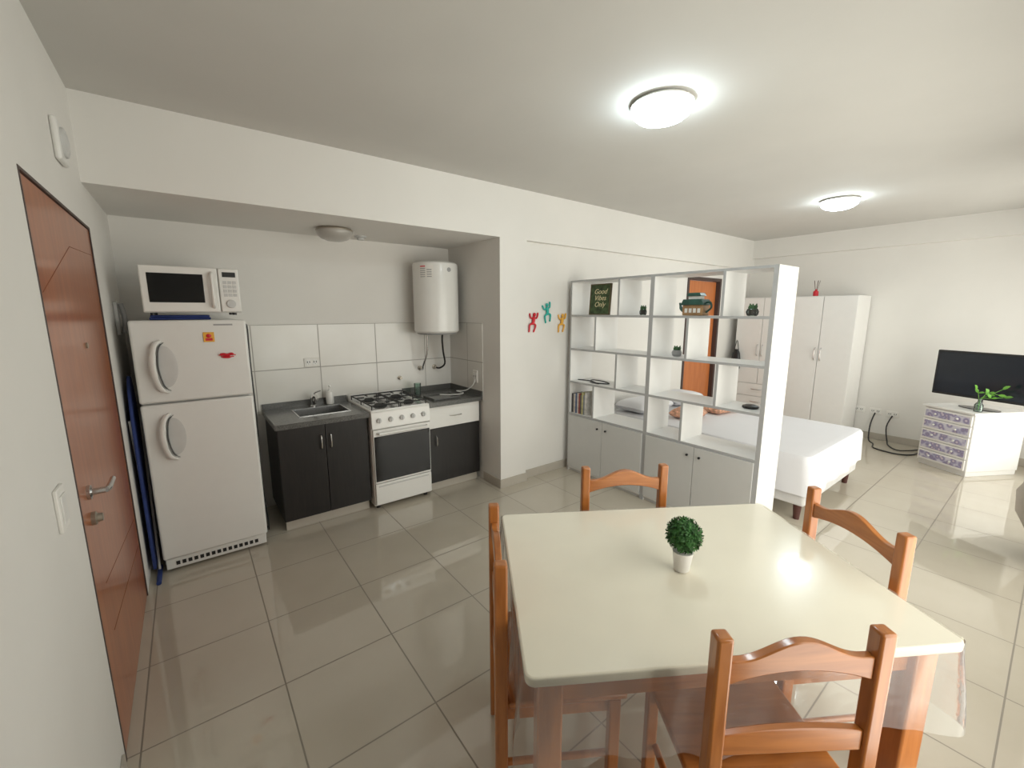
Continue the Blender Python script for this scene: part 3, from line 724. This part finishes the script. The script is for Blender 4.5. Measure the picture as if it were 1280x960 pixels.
# ------------------------------------------------------------------ chairs
def build_chair(loc, rz, lab):
    e = thing('dining_chair',lab,'chair',loc,rz,group='dining chairs around the table')
    HZ = .92; hw = .19
    for sx in (-1,1):
        b = MB(); b.box(sx*hw-.019,-.02,0,sx*hw+.019,.02,HZ); b.obj('leg','pine',e,bevel=.007,seg=3)
        b = MB(); b.box(sx*(hw-.005)-.018,.345,0,sx*(hw-.005)+.018,.381,.43); b.obj('leg','pine',e,bevel=.005)
    x0 = hw-.019; n = 24; top=[]; bot=[]
    for i in range(n+1):
        x = -x0+2*x0*i/n; t = abs(x)/x0
        top.append((x,.855+.045*(0.5+0.5*math.cos(math.pi*min(1,t*1.15)))))
        bot.append((x,.795+.03*(1-t*t)))
    b = MB(); b.prism(bot+list(reversed(top)),-.011,.011,'XZ'); b.obj('backrest','pineX',e,bevel=.003,label='arched top rail')
    bot = [(-x0+2*x0*i/n,.60) for i in range(n+1)]; top=[(-x0+2*x0*i/n,.655+.012*math.cos(math.pi*.5*(-1+2*i/n))) for i in range(n+1)]
    b = MB(); b.prism(bot+list(reversed(top)),-.010,.010,'XZ'); b.obj('back_rail','pineX',e,bevel=.003)
    b = MB(); b.box(-.205,.022,.432,.205,.40,.452); b.obj('seat','pineX',e,bevel=.006)
    MB().box(-x0,.35,.37,x0,.37,.43).obj('seat_rail','pineX',e); MB().box(-x0,-.01,.37,x0,.01,.43).obj('seat_rail','pineX',e)
    MB().box(-x0-.008,.02,.37,-x0+.008,.346,.43).obj('seat_rail','pineX',e); MB().box(x0-.008,.02,.37,x0+.008,.346,.43).obj('seat_rail','pineX',e)
    MB().cyl((-x0,.02,.2),(-x0,.346,.2),.011).obj('stretcher','pineX',e); MB().cyl((x0,.02,.2),(x0,.346,.2),.011).obj('stretcher','pineX',e)
    return e
ch = build_chair((1.05,.275,0),-35,'varnished pine dining chair seen from its arched back, at table side')
dup(ch,'dining chairs around the table',[
    ((.757,1.075,0),-122,'varnished pine dining chair at the table end near kitchen'),
    ((1.588,1.193,0),148,'varnished pine dining chair tucked on the shelf side of table'),
    ((1.911,.393,0),58,'varnished pine dining chair at the table end facing the bed area')])

# ------------------------------------------------------------------ bed
e = thing('bed','double bed with white fitted sheet behind the shelf divider','bed',(3.66,1.05,0))
BW, BL = 1.36, 1.98
b = MB(); b.box(.02,.02,.13,BW-.02,BL-.02,.33); b.obj('bed_base','mattress',e,bevel=.02,seg=3)
b = MB(); b.box(.005,.005,.331,BW-.005,BL-.005,.535); b.obj('mattress','mattress',e,bevel=.04,seg=4)
for x in (.08,BW-.08):
    for y in (.08,BL-.08):
        b = MB(); b.cyl((x,y,0),(x,y,.13),.022,.032,14); b.obj('leg','brown',e)
P = rrect(BW/2+.006,BL/2+.006,.07,6); dense=[]; n=len(P)
for i in range(n):
    p,q=Vector(P[i]),Vector(P[(i+1)%n]); k=max(1,int((q-p).length/.03))
    for j in range(k): dense.append(p+(q-p)*j/k)
b = MB(); N=len(dense); rows=[]
for dz,am,ins in ((.0,0,.05),(.006,0,.02),(.03,0,.003),(.08,.2,0),(.16,.5,0),(.24,.8,0),(.31,1,0)):
    ring=[]
    for i in range(N):
        t=(dense[(i+1)%N]-dense[i-1]).normalized(); nn=Vector((t.y,-t.x)); s=i*.03
        c=dense[i]+nn*(-ins+am*(.012+.010*math.sin(s*9)+.008*math.sin(s*23+1)))
        ring.append(b.bm.verts.new((c.x+BW/2,c.y+BL/2,.548-dz+(.012*math.sin(s*3.1) if dz>.3 else 0))))
    rows.append(ring)
for A,B in zip(rows[:-1],rows[1:]):
    for i in range(N): b.bm.faces.new([A[i],A[(i+1)%N],B[(i+1)%N],B[i]])
b.bm.faces.new(rows[0])
b.obj('bed_sheet','sheet',e)
def pillow(loc,mat,lab,sx=.3,sy=.2,rz=0,h=.07):
    b = MB(); n=14
    V={}
    for s in (1,-1):
        for i in range(n+1):
            for j in range(n+1):
                u=-1+2*i/n; v=-1+2*j/n
                if s==-1 and (i in (0,n) or j in (0,n)): V[(s,i,j)]=V[(1,i,j)]; continue
                z=s*h*((1-u**4)*(1-v**4))**.5
                V[(s,i,j)]=b.bm.verts.new((u*sx*(1-.06*(1-abs(v))),v*sy*(1-.06*(1-abs(u))),z))
        for i in range(n):
            for j in range(n): b.bm.faces.new([V[(s,i,j)],V[(s,i+1,j)],V[(s,i+1,j+1)],V[(s,i,j+1)]])
    o=b.obj('pillow',mat,loc=loc); o.rotation_euler=(0,0,math.radians(rz)); tag(o,lab,'pillow')
pillow((4.0,2.78,.62),'sheet','white pillow at the head of the bed',.3,.2)
pillow((4.66,2.78,.62),'sheet','white pillow beside another on bed head',.3,.2)
pillow((4.08,2.30,.60),'orange','small pinkish-orange patterned cushion on the bed',.17,.15,10,.05)
pillow((4.56,2.25,.60),'orange','small pinkish-orange patterned cushion on the bed',.17,.15,-8,.05)

# ------------------------------------------------------------------ wardrobe
e = thing('wardrobe','white four-door wardrobe with silver handles and lower drawers','wardrobe',(6.45,1.58,0))
WL=1.40; WH=1.84
b = MB(); b.box(.02,0,.0,.52,WL,WH); b.obj('body','melamine',e,bevel=.002)
for k in range(4):
    y0=k*.35+.003; y1=(k+1)*.35-.003
    z0 = .07 if k<2 else .62
    b = MB(); b.box(0,y0,z0,.018,y1,WH-.01); o=b.obj('door','melamine',e,bevel=.002)
    yh = y1-.03 if k%2==0 else y0+.03
    b = MB(); b.tube([(0,yh,1.02),(-.025,yh,1.035),(-.03,yh,1.10),(-.025,yh,1.165),(0,yh,1.18)],.006,8); b.obj('handle','steel',o)
for k in range(3):
    z0=.07+k*.183
    b = MB(); b.box(0,.703,z0,.018,1.397,z0+.177); o=b.obj('drawer','melamine',e,bevel=.002)
    b = MB(); b.tube([(0,.98,z0+.1),(-.025,.995,z0+.1),(-.028,1.05,z0+.1),(-.025,1.105,z0+.1),(0,1.12,z0+.1)],.006,8); b.obj('handle','steel',o)
e = thing('reed_diffuser','small red glass reed diffuser on top of wardrobe','reed diffuser',(6.58,2.07,WH))
b = MB(); b.lathe([(.028,0),(.03,.004),(.03,.06),(.012,.075),(.012,.09)]); b.obj('bottle','red',e)
for i in range(5): MB().cyl((0,0,.02),(.035*math.cos(i*1.3),.035*math.sin(i*1.3),.20),.0022,seg=6).obj('reed','brown',e)
e = thing('handbag','black bag hanging from a wardrobe handle','bag',(6.40,2.93,.80))
b = MB(); b.lathe([(.05,0),(.075,.02),(.08,.12),(.06,.24),(.03,.30)],(-.0,0,0),20,sx=.5,sy=.9); b.obj('bag_body','black',e)
b = MB(); b.tube([(0,-.03,.29),(.0,0,.43),(0,.03,.29)],.006,8); b.obj('strap','black',e)

# ------------------------------------------------------------------ chest + TV
e = thing('chest_of_drawers','white chest of drawers with purple patterned drawer fronts','chest of drawers',(6.27,.84,0),-120.5)
CW, CD, CH = .46, .62, .66
b = MB(); b.box(0,.015,.05,CW,CD,CH-.02); b.box(.01,.03,0,CW-.01,CD,.05); b.obj('body','melamine',e,bevel=.003)
MB().box(-.008,-.008,CH-.02,CW+.008,CD,CH).obj('top_board','melamine',e,bevel=.003)
for k in range(5):
    z0=.065+k*.114
    b = MB(); b.box(.015,-.002,z0,CW-.015,.015,z0+.106); o=b.obj('drawer','melamine',e,bevel=.002)
    b = MB(); b.box(.03,-.005,z0+.020,CW-.03,-.002,z0+.088); b.obj('patterned_panel','purple',o,smooth=False)
    for x in (.13,CW-.13):
        b = MB(); b.lathe([(.005,0),(.011,.012),(.008,.018),(.001,.019)],(x,-.005,z0+.055),14,'Y'); b.obj('knob','white',o)
tv0 = Vector((6.5,.825)); tv1 = Vector((6.2,.08)); TVR = math.degrees(math.atan2(tv1.y-tv0.y,tv1.x-tv0.x)); tl=(tv1-tv0).length
e = thing('television','flat-screen black television standing on chest of drawers','television',(6.35,.4525,CH),TVR)
b = MB(); b.box(-tl/2,-.015,.10,tl/2,.03,.575); b.obj('casing','black',e,bevel=.006)
b = MB(); b.box(-tl/2+.018,-.0165,.125,tl/2-.018,-.0145,.557); b.obj('screen','screen',e)
b = MB(); b.lathe([(.16,0),(.16,.008),(.02,.016),(.02,.11)],(0,.01,0),32,sx=1,sy=.6); b.obj('stand','blackgloss',e)
e = thing('vase','small glass bottle vase with trailing green leaves beside television','vase',(6.17,.44,CH))
b = MB(); b.lathe([(.028,0),(.033,.005),(.033,.07),(.014,.10),(.013,.13),(.011,.13),(.011,.10),(.028,.068),(.028,.008),(.001,.007)]); b.obj('bottle','bottleglass',e)
stems=[[(0,0,.02),(0,-.01,.13),(-.02,-.05,.20),(-.03,-.11,.19)],[(0,0,.02),(0,.01,.13),(-.01,.02,.19),(-.03,.03,.22)],[(0,0,.02),(0,-.01,.13),(-.02,-.07,.15),(-.04,-.15,.17)],[(0,0,.02),(0,-.0,.13),(-.0,-.05,.17),(.0,-.13,.24)]]
for s in stems: MB().tube(s,.0025,6).obj('stem','leaf',e)
def leaf(p,d,l,w):
    b = MB()
    p=Vector(p); d=Vector(d).normalized(); sd=d.cross(Vector((-.6,0,.8))).normalized(); up=sd.cross(d)
    pts=[(0,0),(.3,.9),(.6,1),(.85,.5),(1,0)]
    A=[b.bm.verts.new(p+d*l*t+sd*w*s+up*.006*math.sin(t*3)) for t,s in pts]; B=[b.bm.verts.new(p+d*l*t-sd*w*s+up*.006*math.sin(t*3)) for t,s in pts[1:-1]]
    C=[b.bm.verts.new(p+d*l*t+up*(.006*math.sin(t*3)-.004)) for t,s in pts[1:-1]]
    b.bm.faces.new([A[0],A[1],C[0]]);b.bm.faces.new([A[1],A[2],C[1],C[0]]);b.bm.faces.new([A[2],A[3],C[2],C[1]]);b.bm.faces.new([A[3],A[4],C[2]])
    b.bm.faces.new([A[0],C[0],B[0]]);b.bm.faces.new([C[0],C[1],B[1],B[0]]);b.bm.faces.new([C[1],C[2],B[2],B[1]]);b.bm.faces.new([C[2],A[4],B[2]])
    b.obj('leaf','leaf',e)
for s in stems:
    leaf(s[-1],(Vector(s[-1])-Vector(s[-2])),.065,.018)
    leaf(s[2],(-.2,.4,.7),.05,.015); leaf(s[2],(-.3,-.7,.1),.05,.015)
b = MB(); b.tube([(6.985,1.38,.35),(6.93,1.40,.2),(6.85,1.38,.02),(6.7,1.3,.008),(6.5,1.25,.008),(6.42,1.05,.008),(6.5,.92,.008),(6.7,.86,.01),(6.86,.75,.01)],.008,8); tag(b.obj('power_cable','black'),'black power cable running from wall outlet to floor','cable')
b = MB(); b.tube([(6.985,1.21,.34),(6.93,1.24,.2),(6.86,1.2,.03),(6.72,1.15,.012),(6.6,1.05,.010),(6.7,.95,.012),(6.9,.86,.012)],.007,8); tag(b.obj('power_cable','black'),'black cable looping on floor beside chest of drawers','cable')

# ------------------------------------------------------------------ curtain
b = MB(); nx=40; nz=16; G=[]
for j in range(nz+1):
    z=.02+2.28*j/nz; row=[]
    for i in range(nx+1):
        t=i/nx
        x=4.15+.5*t; bul=.24*math.exp(-((z-.40)/.35)**2)
        y=-.20+.035*math.sin(t*2*math.pi*5)+bul*math.sin(math.pi*t)
        row.append(b.bm.verts.new((x,y,z)))
    G.append(row)
for j in range(nz):
    for i in range(nx): b.bm.faces.new([G[j][i],G[j][i+1],G[j+1][i+1],G[j+1][i]])
e = thing('curtain','gathered beige-grey curtain hanging at the window','curtain',(0,0,0))
o=b.obj('fabric','curtain',e); so=o.modifiers.new('s','SOLIDIFY'); so.thickness=.003
b = MB(); b.cyl((1.0,-.20,2.35),(6.8,-.20,2.35),.012); b.box(1.1,-.32,2.34,1.12,-.20,2.36); b.box(6.66,-.32,2.34,6.68,-.20,2.36); b.obj('curtain_rod','steel',e)

# ------------------------------------------------------------------ light
wd = bpy.data.worlds.new('sky'); scene.world = wd; wd.use_nodes = True
bg = wd.node_tree.nodes['Background']
sky = wd.node_tree.nodes.new('ShaderNodeTexSky'); sky.sky_type='HOSEK_WILKIE'; sky.turbidity=4; sky.sun_direction=(.3,.5,.8)
mx = wd.node_tree.nodes.new('ShaderNodeMixRGB'); mx.inputs[0].default_value=.87; mx.inputs[2].default_value=(1,.94,.86,1)
wd.node_tree.links.new(sky.outputs[0],mx.inputs[1]); wd.node_tree.links.new(mx.outputs[0],bg.inputs[0])
bg.inputs[1].default_value=4.2
pl = bpy.data.lights.new('window_portal','AREA'); pl.shape='RECTANGLE'; pl.size=WX1-WX0; pl.size_y=WZ1-WZ0; pl.cycles.is_portal=True
po = bpy.data.objects.new('window_portal',pl); COL.objects.link(po); po.location=((WX0+WX1)/2,YW-.12,(WZ0+WZ1)/2); po.rotation_euler=(math.radians(-90),0,math.radians(180))

cam = bpy.data.cameras.new('camera'); co = bpy.data.objects.new('camera',cam); COL.objects.link(co)
cam.sensor_width=36; cam.sensor_fit='HORIZONTAL'; cam.lens=528/1280*36; cam.clip_start=.02
co.location=(0,0,1.64); co.rotation_euler=(math.radians(90-9.7),0,math.radians(-37.4))
scene.camera=co
scene.view_settings.view_transform='Standard'
scene.view_settings.exposure=0.08
